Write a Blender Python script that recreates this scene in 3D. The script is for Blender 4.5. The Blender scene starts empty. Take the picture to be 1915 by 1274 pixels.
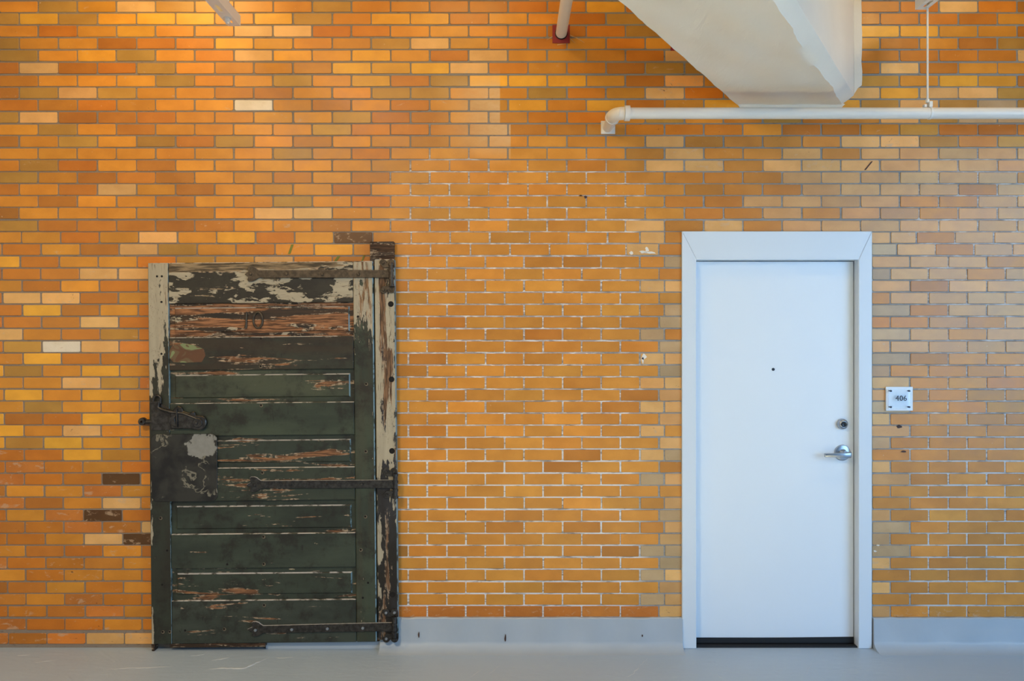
import bpy, bmesh, math, random
from mathutils import Vector, Matrix
random.seed(11)
SC = bpy.context.scene
COL = SC.collection

# ------------------------------------------------------------------ camera, world, lights, exposure
D, F, CX, CY, EYE = 4.6, 1518.0, 957.5, 637.0, 1.742      # camera distance, focal length in px, image centre, eye height
cd = bpy.data.cameras.new('camera')
cd.sensor_width = 36.0
cd.lens = 36.0 * F / 1915.0
cam = bpy.data.objects.new('camera', cd)
cam.location = (0, -D, EYE)
cam.rotation_euler = (math.pi / 2, 0, 0)
COL.objects.link(cam)
SC.camera = cam

vs = SC.view_settings
SC.display_settings.display_device = 'sRGB'
vs.view_transform = 'Standard'
vs.look = 'None'
vs.gamma = 1.0
vs.exposure = 0.0
vs.use_curve_mapping = False
SC.cycles.max_bounces = 6
SC.cycles.diffuse_bounces = 3
SC.cycles.glossy_bounces = 3

w = bpy.data.worlds.new('daylight')
SC.world = w
w.use_nodes = True
w.node_tree.nodes['Background'].inputs['Color'].default_value = (0.40, 0.66, 1.0, 1)
w.node_tree.nodes['Background'].inputs['Strength'].default_value = 0.31


def area(name, loc, target, sx, sy, power, col, spread=180):
    l = bpy.data.lights.new(name, 'AREA')
    l.shape = 'RECTANGLE'
    l.size, l.size_y = sx, sy
    l.energy = power
    l.color = col
    l.spread = math.radians(spread)
    o = bpy.data.objects.new(name, l)
    o.location = loc
    d = Vector(target) - Vector(loc)
    o.rotation_euler = d.to_track_quat('-Z', 'Y').to_euler()
    COL.objects.link(o)
    return o


DAY, WARM, NEUTRAL = (0.37, 0.645, 1.0), (1.0, 0.66, 0.21), (1.0, 0.82, 0.55)
# tall windows in the side of the hall, to the right behind the photographer
area('window_daylight', (5.4, -4.6, 2.15), (1.2, 0, 1.5), 3.4, 3.1, 232, DAY)
# warm ceiling lamps that wash the brick
area('ceiling_lamp_light', (-1.95, -0.85, 4.05), (-1.9, -0.05, 2.6), 0.5, 0.2, 11.0, WARM)
area('ceiling_lamp_light', (-0.35, -1.1, 4.05), (-0.3, -0.05, 2.4), 0.5, 0.2, 7.0, WARM)
area('ceiling_lamp_light', (2.55, -1.3, 4.05), (2.4, -0.05, 2.8), 0.4, 0.2, 8.5, (1.0, 0.71, 0.30))
# unseen fill lights, added to warm the wall and the beam underside
area('hall_fill_light', (-4.6, -3.4, 2.0), (-0.5, 0, 2.2), 1.2, 1.2, 19, WARM)
area('hall_fill_light', (-2.0, -4.4, 4.1), (-2.0, -4.3, 0), 0.8, 0.8, 172, NEUTRAL)
area('hall_fill_light', (0.9, -2.9, 4.1), (0.9, -2.9, 0), 0.4, 0.4, 122, (1.0, 0.74, 0.36), 50)  # downlight added so that floor bounce brightens the beam underside


# ------------------------------------------------------------------ helpers
def X(px, y=0.0):
    return (px - CX) * (D + y) / F


def Z(py, y=0.0):
    return EYE + (CY - py) * (D + y) / F


def lin(c, a=1.0):
    f = lambda v: v / 12.92 if v <= 0.04045 else ((v + 0.055) / 1.055) ** 2.4
    return tuple(f(v / 255.0) for v in c[:3]) + (a,)


class NT:
    """small wrapper that chains shader nodes"""
    def __init__(self, name):
        self.m = bpy.data.materials.new(name)
        self.m.use_nodes = True
        self.t = self.m.node_tree
        self.b = self.t.nodes['Principled BSDF']

    def put(self, sock, v):
        if hasattr(v, 'is_output'):
            self.t.links.new(v, sock)
        elif v is not None:
            sock.default_value = v

    def node(self, ty, **kw):
        n = self.t.nodes.new(ty)
        for k, v in kw.items():
            setattr(n, k, v)
        return n

    def math(self, op, a, b=None, c=None, clamp=False):
        n = self.node('ShaderNodeMath', operation=op, use_clamp=clamp)
        for s, v in zip(n.inputs, (a, b, c)):
            self.put(s, v)
        return n.outputs[0]

    def mix(self, f, a, b, blend='MIX'):
        n = self.node('ShaderNodeMix', data_type='RGBA', blend_type=blend)
        self.put(n.inputs[0], f)
        self.put(n.inputs[6], a)
        self.put(n.inputs[7], b)
        return n.outputs[2]

    def obj(self):
        return self.node('ShaderNodeTexCoord').outputs['Object']

    def pos(self):
        return self.node('ShaderNodeNewGeometry').outputs['Position']

    def scale(self, v, s, off=(0, 0, 0)):
        n = self.node('ShaderNodeMapping')
        self.put(n.inputs['Vector'], v)
        n.inputs['Scale'].default_value = s
        n.inputs['Location'].default_value = off
        return n.outputs[0]

    def noise(self, v, s, det=3, rough=0.5, dist=0.0):
        n = self.node('ShaderNodeTexNoise')
        self.put(n.inputs['Vector'], v)
        n.inputs['Scale'].default_value = s
        n.inputs['Detail'].default_value = det
        n.inputs['Roughness'].default_value = rough
        n.inputs['Distortion'].default_value = dist
        return n.outputs['Fac']

    def step(self, v, lo, hi):
        n = self.node('ShaderNodeMapRange', interpolation_type='SMOOTHSTEP')
        self.put(n.inputs['Value'], v)
        self.put(n.inputs['From Min'], lo)
        self.put(n.inputs['From Max'], hi)
        return n.outputs[0]

    def xyz(self, v):
        n = self.node('ShaderNodeSeparateXYZ')
        self.put(n.inputs[0], v)
        return n.outputs

    def bump(self, h, strength=0.3, dist=0.004, prev=None):
        n = self.node('ShaderNodeBump')
        n.inputs['Strength'].default_value = strength
        n.inputs['Distance'].default_value = dist
        self.put(n.inputs['Height'], h)
        if prev is not None:
            self.put(n.inputs['Normal'], prev)
        return n.outputs[0]

    def out(self, col=None, rough=None, normal=None, metal=None, spec=None):
        self.put(self.b.inputs['Base Color'], col)
        self.put(self.b.inputs['Roughness'], rough)
        if normal is not None:
            self.put(self.b.inputs['Normal'], normal)
        self.put(self.b.inputs['Metallic'], metal)
        self.put(self.b.inputs['Specular IOR Level'], spec)
        return self.m


def mesh_obj(name, verts, faces, mat, parent=None, smooth=False):
    me = bpy.data.meshes.new(name)
    me.from_pydata([tuple(v) for v in verts], [], faces)
    return link_mesh(name, me, mat, parent, smooth)


def link_mesh(name, me, mat, parent=None, smooth=False):
    me.validate()
    bm = bmesh.new()
    bm.from_mesh(me)
    bmesh.ops.recalc_face_normals(bm, faces=bm.faces)
    bm.to_mesh(me)
    bm.free()
    if mat:
        me.materials.append(mat)
    if smooth:
        me.polygons.foreach_set('use_smooth', [True] * len(me.polygons))
        me.set_sharp_from_angle(angle=math.radians(38))
    o = bpy.data.objects.new(name, me)
    COL.objects.link(o)
    if parent:
        o.parent = parent
    return o


def bm_obj(name, bm, mat, parent=None, smooth=False):
    me = bpy.data.meshes.new(name)
    bmesh.ops.recalc_face_normals(bm, faces=bm.faces)
    bm.to_mesh(me)
    bm.free()
    return link_mesh(name, me, mat, parent, smooth)


def add_box(bm, x0, x1, y0, y1, z0, z1, bev=0.0, seg=1):
    vs_ = [bm.verts.new(p) for p in ((x0, y0, z0), (x1, y0, z0), (x1, y1, z0), (x0, y1, z0),
                                     (x0, y0, z1), (x1, y0, z1), (x1, y1, z1), (x0, y1, z1))]
    fs = [bm.faces.new([vs_[i] for i in f]) for f in ((0, 1, 2, 3), (7, 6, 5, 4), (0, 4, 5, 1), (1, 5, 6, 2), (2, 6, 7, 3), (3, 7, 4, 0))]
    bmesh.ops.recalc_face_normals(bm, faces=fs)
    if bev:
        es = list({e for f in fs for e in f.edges})
        bmesh.ops.bevel(bm, geom=es, offset=bev, segments=seg, affect='EDGES', profile=0.5)


def box_obj(name, x0, x1, y0, y1, z0, z1, mat, parent=None, bev=0.0, seg=1, smooth=False):
    bm = bmesh.new()
    add_box(bm, x0, x1, y0, y1, z0, z1, bev, seg)
    return bm_obj(name, bm, mat, parent, smooth)


def tube_path(bm, pts, radii, seg=20, cap=True):
    """swept round tube through points"""
    pts = [Vector(p) for p in pts]
    if not isinstance(radii, (list, tuple)):
        radii = [radii] * len(pts)
    rings = []
    up0 = None
    for i, p in enumerate(pts):
        a = pts[max(i - 1, 0)]
        b = pts[min(i + 1, len(pts) - 1)]
        t = (b - a).normalized()
        if up0 is None:
            up0 = Vector((0, 0, 1)) if abs(t.z) < 0.9 else Vector((1, 0, 0))
        u = (up0 - t * up0.dot(t)).normalized()
        up0 = u
        v = t.cross(u)
        rings.append([bm.verts.new(p + (u * math.cos(k * 2 * math.pi / seg) + v * math.sin(k * 2 * math.pi / seg)) * radii[i]) for k in range(seg)])
    for r0, r1 in zip(rings, rings[1:]):
        for k in range(seg):
            bm.faces.new((r0[k], r0[(k + 1) % seg], r1[(k + 1) % seg], r1[k]))
    if cap:
        bm.faces.new(rings[0][::-1])
        bm.faces.new(rings[-1])


def tube_obj(name, pts, radii, mat, parent=None, seg=20, smooth=True):
    bm = bmesh.new()
    tube_path(bm, pts, radii, seg)
    return bm_obj(name, bm, mat, parent, smooth)


def lathe_y(name, cx, cz, prof, mat, parent=None, seg=32):
    """profile of (radius, y) turned about the y axis through (cx, cz)"""
    bm = bmesh.new()
    rings = []
    for r, y in prof:
        if r < 1e-6:
            rings.append([bm.verts.new((cx, y, cz))])
        else:
            rings.append([bm.verts.new((cx + r * math.cos(k * 2 * math.pi / seg), y, cz + r * math.sin(k * 2 * math.pi / seg))) for k in range(seg)])
    for a, b in zip(rings, rings[1:]):
        for k in range(seg):
            q = (k + 1) % seg
            if len(a) == 1 and len(b) == 1:
                continue
            if len(a) == 1:
                bm.faces.new((a[0], b[k], b[q]))
            elif len(b) == 1:
                bm.faces.new((a[k], a[q], b[0]))
            else:
                bm.faces.new((a[k], a[q], b[q], b[k]))
    return bm_obj(name, bm, mat, parent, True)


def prism(name, outline, y0, y1, mat, parent=None, bev=0.0, smooth=False):
    """outline of (x, z) points extruded from y1 (back) to y0 (front); the front edge is chamfered by bev"""
    bm = bmesh.new()
    cxm = sum(p[0] for p in outline) / len(outline)
    czm = sum(p[1] for p in outline) / len(outline)
    area2 = sum(outline[i][0] * outline[(i + 1) % len(outline)][1] - outline[(i + 1) % len(outline)][0] * outline[i][1] for i in range(len(outline)))
    if area2 < 0:
        outline = outline[::-1]
    n = len(outline)
    back = [bm.verts.new((x, y1, z)) for x, z in outline]
    front = [bm.verts.new((x, y0 + bev, z)) for x, z in outline]
    rings = [back, front]
    if bev:
        ins = []
        for i in range(n):
            p, a, b = Vector(outline[i]), Vector(outline[i - 1]), Vector(outline[(i + 1) % n])
            e0, e1 = (p - a).normalized(), (b - p).normalized()
            nrm = Vector((-(e0.y + e1.y), e0.x + e1.x))
            if nrm.length < 1e-6:
                nrm = Vector((-e0.y, e0.x))
            nrm.normalize()
            ins.append(bm.verts.new((p.x + nrm.x * bev, y0, p.y + nrm.y * bev)))
        rings.append(ins)
    for a, b in zip(rings, rings[1:]):
        for k in range(n):
            q = (k + 1) % n
            bm.faces.new((a[k], a[q], b[q], b[k]))
    f1 = bm.faces.new(rings[-1])
    f2 = bm.faces.new(back[::-1])
    bm.normal_update()
    bmesh.ops.triangulate(bm, faces=[f1, f2], ngon_method='EAR_CLIP')
    return bm_obj(name, bm, mat, parent, smooth)


def empty(name, loc, label=None, cat=None, group=None, kind=None):
    o = bpy.data.objects.new(name, None)
    o.empty_display_size = 0.1
    o.location = loc
    COL.objects.link(o)
    tag(o, label, cat, group, kind)
    return o


def tag(o, label=None, cat=None, group=None, kind=None):
    for k, v in (('label', label), ('category', cat), ('group', group), ('kind', kind)):
        if v:
            o[k] = v
    return o


# ------------------------------------------------------------------ materials
def mat_brick(name, use_attr):
    n = NT(name)
    if use_attr:
        a = n.node('ShaderNodeAttribute', attribute_name='col')
        col, wear = a.outputs['Color'], a.outputs['Alpha']
    else:
        a = n.node('ShaderNodeObjectInfo')
        col, wear = a.outputs['Color'], a.outputs['Alpha']
    p = n.pos()
    xyz = n.xyz(p)
    # soft clouding and kiln flashing inside the brick
    cloud = n.noise(n.scale(p, (1, 1, 1.3)), 7.0, 3, 0.5)
    c = n.mix(n.step(cloud, 0.30, 0.72), n.mix(1.0, col, (0.91, 0.88, 0.83, 1), 'MULTIPLY'), n.mix(1.0, col, (1.06, 1.07, 1.10, 1), 'MULTIPLY'))
    # fine grain
    g = n.noise(p, 210.0, 2, 0.6)
    c = n.mix(n.math('MULTIPLY', n.step(g, 0.50, 0.80), 0.22), c, n.mix(1.0, c, (0.55, 0.5, 0.45, 1), 'MULTIPLY'))
    # chalky scuffs and mortar smears, more on worn bricks
    s = n.noise(n.scale(p, (1.0, 1, 2.0)), 17.0, 5, 0.68, 0.6)
    thr = n.math('SUBTRACT', 0.75, n.math('MULTIPLY', wear, 0.20))
    sc = n.step(s, thr, n.math('ADD', thr, 0.10))
    c = n.mix(n.math('MULTIPLY', sc, 0.55), c, lin((200, 168, 134)))
    # burnt brown pits
    k = n.noise(n.scale(p, (1.0, 1, 1.5), (3.1, 0, 7.7)), 21.0, 4, 0.66, 0.9)
    thr2 = n.math('SUBTRACT', 0.79, n.math('MULTIPLY', wear, 0.14))
    kk = n.step(k, thr2, n.math('ADD', thr2, 0.07))
    c = n.mix(n.math('MULTIPLY', kk, 0.80), c, lin((78, 42, 20)))
    # tiny lime flecks
    f = n.noise(n.scale(p, (1, 1, 1), (9, 0, 2)), 60.0, 2, 0.6)
    c = n.mix(n.math('MULTIPLY', n.step(f, 0.745, 0.775), 0.7), c, lin((226, 208, 180)))
    # pale overspray left on the wall beside a former partition: hard right edge with a step, soft left edge
    e1 = n.math('LESS_THAN', xyz[0], X(935))
    e2 = n.math('LESS_THAN', xyz[0], X(955))
    up = n.math('GREATER_THAN', xyz[2], Z(231))
    edge = n.math('ADD', n.math('MULTIPLY', up, e1), n.math('MULTIPLY', n.math('SUBTRACT', 1.0, up), e2))
    o = n.math('MULTIPLY', edge, n.step(n.math('ADD', xyz[0], n.math('MULTIPLY', n.math('SUBTRACT', xyz[2], Z(215)), 0.15)), X(795), X(940)))
    o = n.math('MULTIPLY', o, n.math('MULTIPLY', n.step(xyz[2], Z(318), Z(250)), n.step(xyz[2], Z(120), Z(170))))
    o = n.math('MULTIPLY', o, n.math('ADD', 0.35, n.math('MULTIPLY', s, 0.75)), clamp=True)
    c = n.mix(n.math('MULTIPLY', o, 0.8), c, lin((222, 190, 142)))
    rough = n.math('ADD', 0.26, n.math('MULTIPLY', cloud, 0.22))
    nm = n.bump(n.noise(n.scale(p, (0.7, 1, 1.3)), 30.0, 4, 0.55), 0.18, 0.004)
    return n.out(c, rough, nm, spec=0.5)


def mat_mortar():
    n = NT('mortar')
    p = n.pos()
    xyz = n.xyz(p)
    big = n.noise(p, 3.0, 3, 0.5)
    xw = n.math('ADD', xyz[0], n.math('MULTIPLY', n.math('SUBTRACT', big, 0.5), 0.35))
    zw = n.math('ADD', xyz[2], n.math('MULTIPLY', n.math('SUBTRACT', big, 0.5), 0.35))
    base = n.mix(n.step(xyz[0], X(200), X(1500)), lin((140, 126, 112)), lin((136, 138, 138)))
    # repointed with white lime mortar in the lower middle and lower right
    wm = n.math('MULTIPLY', n.math('MULTIPLY', n.step(xw, X(690), X(760)), n.step(zw, Z(280), Z(330))), n.step(n.noise(n.scale(p, (0.7, 1, 6)), 12.0, 5, 0.6), 0.34, 0.52))
    near_door = n.math('MULTIPLY', n.step(xw, X(1170), X(1215)), n.step(xw, X(1730), X(1690)))
    wm = n.math('MULTIPLY', wm, n.math('SUBTRACT', 1.0, n.math('MULTIPLY', near_door, 0.75)))
    wm = n.math('MULTIPLY', wm, n.math('ADD', 0.72, n.math('MULTIPLY', n.step(xyz[0], X(1230), X(1190)), 0.28)))
    flk = n.step(n.noise(n.scale(p, (0.5, 1, 2.5)), 24.0, 5, 0.6), 0.48, 0.60)
    upper = n.step(zw, Z(860), Z(760))
    wcol = n.mix(upper, lin((226, 224, 224)), n.mix(flk, lin((182, 170, 166)), lin((228, 224, 222))))
    c = n.mix(wm, base, wcol)
    dk = n.step(n.noise(n.scale(p, (0.8, 1, 3)), 30.0, 6, 0.65), 0.56, 0.68)
    c = n.mix(n.math('MULTIPLY', dk, 0.38), c, lin((72, 54, 44)))
    nm = n.bump(n.noise(p, 120.0, 4, 0.7), 0.6, 0.003)
    return n.out(c, 0.92, nm, spec=0.2)


def mat_floor():
    n = NT('grey floor paint')
    p = n.pos()
    a = n.noise(p, 2.2, 4, 0.55)
    c = n.mix(a, lin((162, 177, 191)), lin((176, 190, 203)))
    sp = n.step(n.noise(p, 70.0, 3, 0.6), 0.70, 0.76)
    c = n.mix(n.math('MULTIPLY', sp, 0.35), c, lin((196, 198, 200)))
    nm = n.bump(n.noise(n.scale(p, (0.6, 1.6, 1)), 14.0, 6, 0.6, 0.5), 0.22, 0.01)
    # trowelled ridges of old patching, mostly on the left
    v = n.node('ShaderNodeTexVoronoi', feature='DISTANCE_TO_EDGE')
    n.put(v.inputs['Vector'], n.mix(0.12, n.scale(p, (0.9, 2.6, 1)), n.node('ShaderNodeTexNoise').outputs['Color']))
    v.inputs['Scale'].default_value = 1.7
    rid = n.step(v.outputs['Distance'], 0.018, 0.0)
    nm = n.bump(n.math('MULTIPLY', rid, n.step(n.noise(p, 5.0, 2, 0.5), 0.5, 0.6)), 0.18, 0.004, nm)
    return n.out(c, n.math('ADD', 0.30, n.math('MULTIPLY', a, 0.25)), nm, spec=0.45)


def mat_plaster(name, c0, c1, rough=0.75, bs=0.35, sc=22.0):
    n = NT(name)
    p = n.obj()
    a = n.noise(p, 4.0, 4, 0.55)
    c = n.mix(a, lin(c0), lin(c1))
    nm = n.bump(n.noise(n.scale(p, (1, 0.35, 1)), sc, 6, 0.6, 0.8), bs, 0.008)
    pit = n.step(n.noise(p, 9.0, 6, 0.6, 0.4), 0.70, 0.76)
    nm = n.bump(n.math('MULTIPLY', pit, -1.0), 0.5, 0.006, nm)
    return n.out(c, rough, nm, spec=0.3)


def mat_paint(name, c, rough=0.4, var=0.03, bs=0.05, sc=60.0):
    n = NT(name)
    p = n.obj()
    l = lin(c)
    d = tuple(v * (1 - 3 * var) for v in l[:3]) + (1,)
    col = n.mix(n.noise(p, 5.0, 4, 0.55), d, l)
    nm = n.bump(n.noise(p, sc, 3, 0.5), bs, 0.002)
    return n.out(col, rough, nm)


def mat_metal(name, c, rough=0.35, metal=1.0, var=0.3, rust=0.0):
    n = NT(name)
    p = n.obj()
    l = lin(c)
    d = tuple(v * (1 - var) for v in l[:3]) + (1,)
    col = n.mix(n.step(n.noise(p, 45.0, 5, 0.6), 0.35, 0.68), d, l)
    if rust:
        col = n.mix(n.math('MULTIPLY', n.step(n.noise(p, 26.0, 6, 0.65), 0.56, 0.66), rust), col, lin((98, 84, 66)))
    r = n.math('ADD', rough, n.math('MULTIPLY', n.noise(p, 30.0, 4, 0.6), 0.2))
    nm = n.bump(n.noise(p, 80.0, 4, 0.6), 0.15, 0.002)
    return n.out(col, r, nm, metal=metal)


GREEN, GREEN2, CREAM, WOOD, DARK = (50, 56, 45), (66, 74, 58), (184, 172, 148), (150, 104, 70), (34, 29, 23)


def mat_peel(name, axis, cream=(0.6, 0.6), wood=(0.7, 0.7), base=(GREEN, GREEN2), z01=(0.0, 2.2), seed=0.0, cscale=7.0, wscale=8.0, creamcol=CREAM, woodcol=WOOD, brown=0.0, xbias=None):
    """old paint flaking off boards; cream / wood give the noise threshold at the foot and at the top of the board (lower: more bare)"""
    n = NT(name)
    p = n.obj()
    st = (0.32, 1, 1.0) if axis == 'x' else (1.0, 1, 0.32)
    sg = (0.14, 1, 1.6) if axis == 'x' else (1.6, 1, 0.14)
    z = n.step(n.xyz(p)[2], z01[0], z01[1])
    q = n.scale(p, st, (seed, seed * 0.7, seed * 1.3))
    c = n.mix(n.step(n.noise(n.scale(p, st, (seed + 4, 0, 0)), 6.0, 5, 0.6), 0.35, 0.65), lin(base[0]), lin(base[1]))
    grime = n.step(n.noise(p, 9.0, 7, 0.68), 0.46, 0.66)
    c = n.mix(n.math('MULTIPLY', grime, 0.75), c, lin(DARK))
    scr = n.step(n.noise(n.scale(p, (2.2, 1, 0.35), (seed, 5, 0)), 42.0, 4, 0.6, 0.6), 0.66, 0.70)
    c = n.mix(n.math('MULTIPLY', scr, 0.6), c, lin((22, 20, 17)))
    if brown:
        c = n.mix(n.math('MULTIPLY', n.step(n.noise(n.scale(p, sg, (1, 2, seed)), 14.0, 5, 0.6), 0.42, 0.6), brown), c, lin((70, 48, 30)))
    # cream undercoat showing through
    a = n.math('ADD', n.math('MULTIPLY', n.noise(q, cscale, 8, 0.58, 0.25), 0.72), n.math('MULTIPLY', n.noise(n.scale(q, (1.4, 1, 1.0), (2, 3, 4)), cscale * 3.2, 6, 0.6, 0.5), 0.28))
    t = n.math('ADD', cream[0], n.math('MULTIPLY', z, cream[1] - cream[0]))
    if xbias:
        t = n.math('SUBTRACT', t, n.math('MULTIPLY', n.step(n.xyz(p)[0], xbias[1], xbias[0]), xbias[2]))
    m1 = n.step(a, t, n.math('ADD', t, 0.018))
    rim1 = n.math('SUBTRACT', n.step(a, n.math('SUBTRACT', t, 0.022), t), m1)
    crk = n.step(n.noise(n.scale(p, sg, (seed, 3, 5)), 46.0, 6, 0.7, 1.2), 0.57, 0.64)
    cr = n.mix(n.noise(n.scale(p, sg), 18.0, 5, 0.6), lin(creamcol), tuple(v * 0.62 for v in lin(creamcol)[:3]) + (1,))
    cr = n.mix(n.math('MULTIPLY', crk, 0.7), cr, lin((84, 70, 52)))
    spk = n.step(n.noise(n.scale(p, (1, 1, 1), (seed, 8, 2)), 120.0, 4, 0.7, 0.8), 0.60, 0.66)
    cr = n.mix(n.math('MULTIPLY', spk, n.step(n.noise(p, 13.0, 3, 0.5), 0.48, 0.62)), cr, lin((56, 48, 36)))
    c = n.mix(m1, c, cr)
    c = n.mix(n.math('MULTIPLY', rim1, 0.45), c, lin(DARK))
    # bare weathered wood
    b = n.noise(n.scale(p, sg, (seed * 2, 1, seed)), wscale * 1.9, 7, 0.62, 0.5)
    t2 = n.math('ADD', wood[0], n.math('MULTIPLY', z, wood[1] - wood[0]))
    m2 = n.step(b, t2, n.math('ADD', t2, 0.03))
    gr = n.noise(n.scale(p, sg, (0, seed, 2)), 60.0, 5, 0.6, 0.4)
    wd = n.mix(n.step(gr, 0.36, 0.64), tuple(v * 0.22 for v in lin(woodcol)[:3]) + (1,), lin(woodcol))
    c = n.mix(m2, c, wd)
    rim2 = n.math('SUBTRACT', n.step(b, n.math('SUBTRACT', t2, 0.016), t2), m2)
    c = n.mix(n.math('MULTIPLY', rim2, n.step(n.noise(p, 40.0, 3, 0.5), 0.45, 0.6)), c, lin((184, 160, 132)))
    # pale chips
    ch = n.step(n.noise(n.scale(p, st, (7, seed, 1)), 34.0, 5, 0.62), 0.715, 0.73)
    c = n.mix(n.math('MULTIPLY', ch, 0.8), c, lin((196, 176, 140)))
    h = n.math('ADD', n.math('MULTIPLY', m1, -0.5), n.math('MULTIPLY', m2, -0.9))
    h = n.math('ADD', h, n.math('MULTIPLY', gr, n.math('MULTIPLY', m2, 0.7)))
    h = n.math('ADD', h, n.math('MULTIPLY', n.noise(n.scale(p, sg), 40.0, 4, 0.6), 0.25))
    nm = n.bump(h, 0.55, 0.0035)
    rough = n.math('ADD', 0.42, n.math('MULTIPLY', n.math('MAXIMUM', m1, m2), 0.38))
    return n.out(c, rough, nm, spec=0.4)


M = {}
M['brick'] = mat_brick('glazed brick', False)
M['brick_field'] = mat_brick('glazed brick field', True)
M['mortar'] = mat_mortar()
M['floor'] = mat_floor()
M['ridge'] = mat_paint('ridge of floor paint', (196, 202, 206), 0.4, 0.03)
M['plaster'] = mat_plaster('painted concrete', (226, 218, 204), (236, 229, 216))
M['ceiling'] = mat_plaster('ceiling paint', (220, 214, 204), (228, 222, 212))
M['curb'] = mat_plaster('grey curb paint', (166, 175, 183), (180, 188, 196), 0.45, 0.15, 9.0)
M['door_white'] = mat_paint('white door paint', (226, 234, 242), 0.42, 0.005, 0.03, 90)
M['frame_white'] = mat_paint('white frame paint', (216, 225, 234), 0.38, 0.008, 0.06, 30)
M['pipe_white'] = mat_paint('white pipe paint', (226, 221, 212), 0.4, 0.02, 0.05, 50)
M['strut_white'] = mat_paint('off white strut paint', (232, 230, 224), 0.45, 0.03, 0.06, 60)
M['red'] = mat_paint('red sealing plate', (140, 30, 36), 0.5, 0.06, 0.05)
M['black_rubber'] = mat_paint('black rubber', (24, 26, 30), 0.7, 0.03)
M['steel'] = mat_metal('satin chrome', (176, 182, 190), 0.22, 1.0, 0.08)
M['dark_steel'] = mat_metal('dark steel', (70, 72, 76), 0.3, 1.0, 0.2)
M['iron'] = mat_metal('black painted iron', (82, 79, 76), 0.30, 0.8, 0.5, 0.25)
M['iron_rust'] = mat_metal('worn brown iron', (92, 80, 66), 0.36, 0.6, 0.5, 0.7)
M['iron_lit_edge'] = mat_metal('lit iron edge', (176, 174, 172), 0.4, 0.35, 0.35)  # paler iron for strap tops, painted as catching light from above
M['rust_lit_edge'] = mat_metal('lit brown edge', (128, 116, 102), 0.5, 0.2, 0.4)  # same painted highlight for the brown strap
M['ink'] = mat_paint('dark blue black ink', (30, 34, 46), 0.5, 0.02)
M['hole'] = mat_paint('dark hole', (20, 14, 10), 0.9, 0.05)
M['sign_white'] = mat_paint('white sign plate', (236, 240, 244), 0.3, 0.004)
M['green_paint'] = mat_paint('green paint mark', (122, 126, 40), 0.6, 0.1)
M['white_splash'] = mat_paint('white paint splash', (232, 226, 216), 0.6, 0.03)
M['smear'] = mat_paint('plaster smear', (206, 168, 120), 0.8, 0.05)
M['dark_mark'] = mat_paint('dark brown mark', (70, 44, 36), 0.7, 0.1)
n_ = NT('clear acrylic')
n_.b.inputs['Transmission Weight'].default_value = 1.0
n_.b.inputs['IOR'].default_value = 1.3
M['acrylic'] = n_.out((0.97, 0.985, 1.0, 1), 0.02, spec=0.5)

# ------------------------------------------------------------------ brick wall
CEIL = 4.2
TOPS = [2.7, 25.3, 48.5, 71.5, 94.3, 117.6, 141.5, 164.2, 187.2, 210.0, 232.6, 255.0, 277.5, 300.0, 322.6, 344.8, 367.2, 389.2, 412.8,
        434.6, 457.0, 480.2, 502.8, 525.4, 548.0, 570.6, 593.2, 615.8, 638.8, 661.6, 684.2, 706.6, 729.4, 751.6, 774.2, 796.4, 819.0,
        841.4, 864.0, 886.6, 909.2, 931.6, 954.6, 976.8, 999.0, 1021.2, 1043.8, 1066.4, 1089.4, 1111.8, 1134.2, 1158.6, 1184.8]
rows = [(-9 + i, 2.7 - (9 - i) * 22.7) for i in range(9)] + list(enumerate(TOPS))
BH, GAPX = 19.8, 2.7
OPEN = (1277.0, 1629.0, 434.0, 1212.0)       # opening behind the door frame (px)


def seq(first, pitch, lo, hi):
    k = math.floor((lo - first) / pitch)
    out = []
    while first + k * pitch < hi:
        v = first + k * pitch
        if v > lo:
            out.append(v)
        k += 1
    return out


def row_joints(r):
    """list of (x0, x1) spans in px for row r"""
    odd = r % 2
    L, R = -420.0, 2340.0
    if r <= 18:
        a, p = (35.5, 73.2) if odd else (71.0, 73.25)
        js = [L] + seq(a, p, L + 12, R - 12) + [R]
        return list(zip(js, js[1:]))
    if r <= 21:
        left = seq({19: 40.0, 20: 3.5, 21: 37.5}[r], 73.0, L + 12, 745)
    else:
        left = seq(40 + (r - 19) * 0.28 if odd else 75 + (r - 20) * 0.4, 72.3, L + 12, 745)
    if r == 19:
        mid = [768.8, 842, 916, 990.5, 1063.6, 1136.5, 1197, 1243]
    elif r == 20:
        mid = [805.5, 880, 953.7, 1027.5, 1099, 1171, 1232]
    elif odd:
        mid = [763.5 + 72.2 * k for k in range(7)] + [1242.5]
    else:
        mid = [799.0 + 72.25 * k for k in range(7)]
    left = [v for v in left if v < mid[0] - 14]
    if left and mid[0] - left[-1] > 82:
        left.append(mid[0] - 72.5)
    a = [L] + left + mid + [1276.0]
    if r == 19:
        rt = [1665, 1714] + seq(1714, 72.4, 1720, R - 12)
    elif r == 20:
        rt = seq(1677, 72.2, 1640, R - 12)
    elif odd:
        rt = seq(1702, 71.75, 1640, R - 12)
    else:
        rt = seq(1665, 71.75, 1640, R - 12)
    b = [1630.0] + rt + [R]
    return list(zip(a, a[1:])) + list(zip(b, b[1:]))


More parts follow.
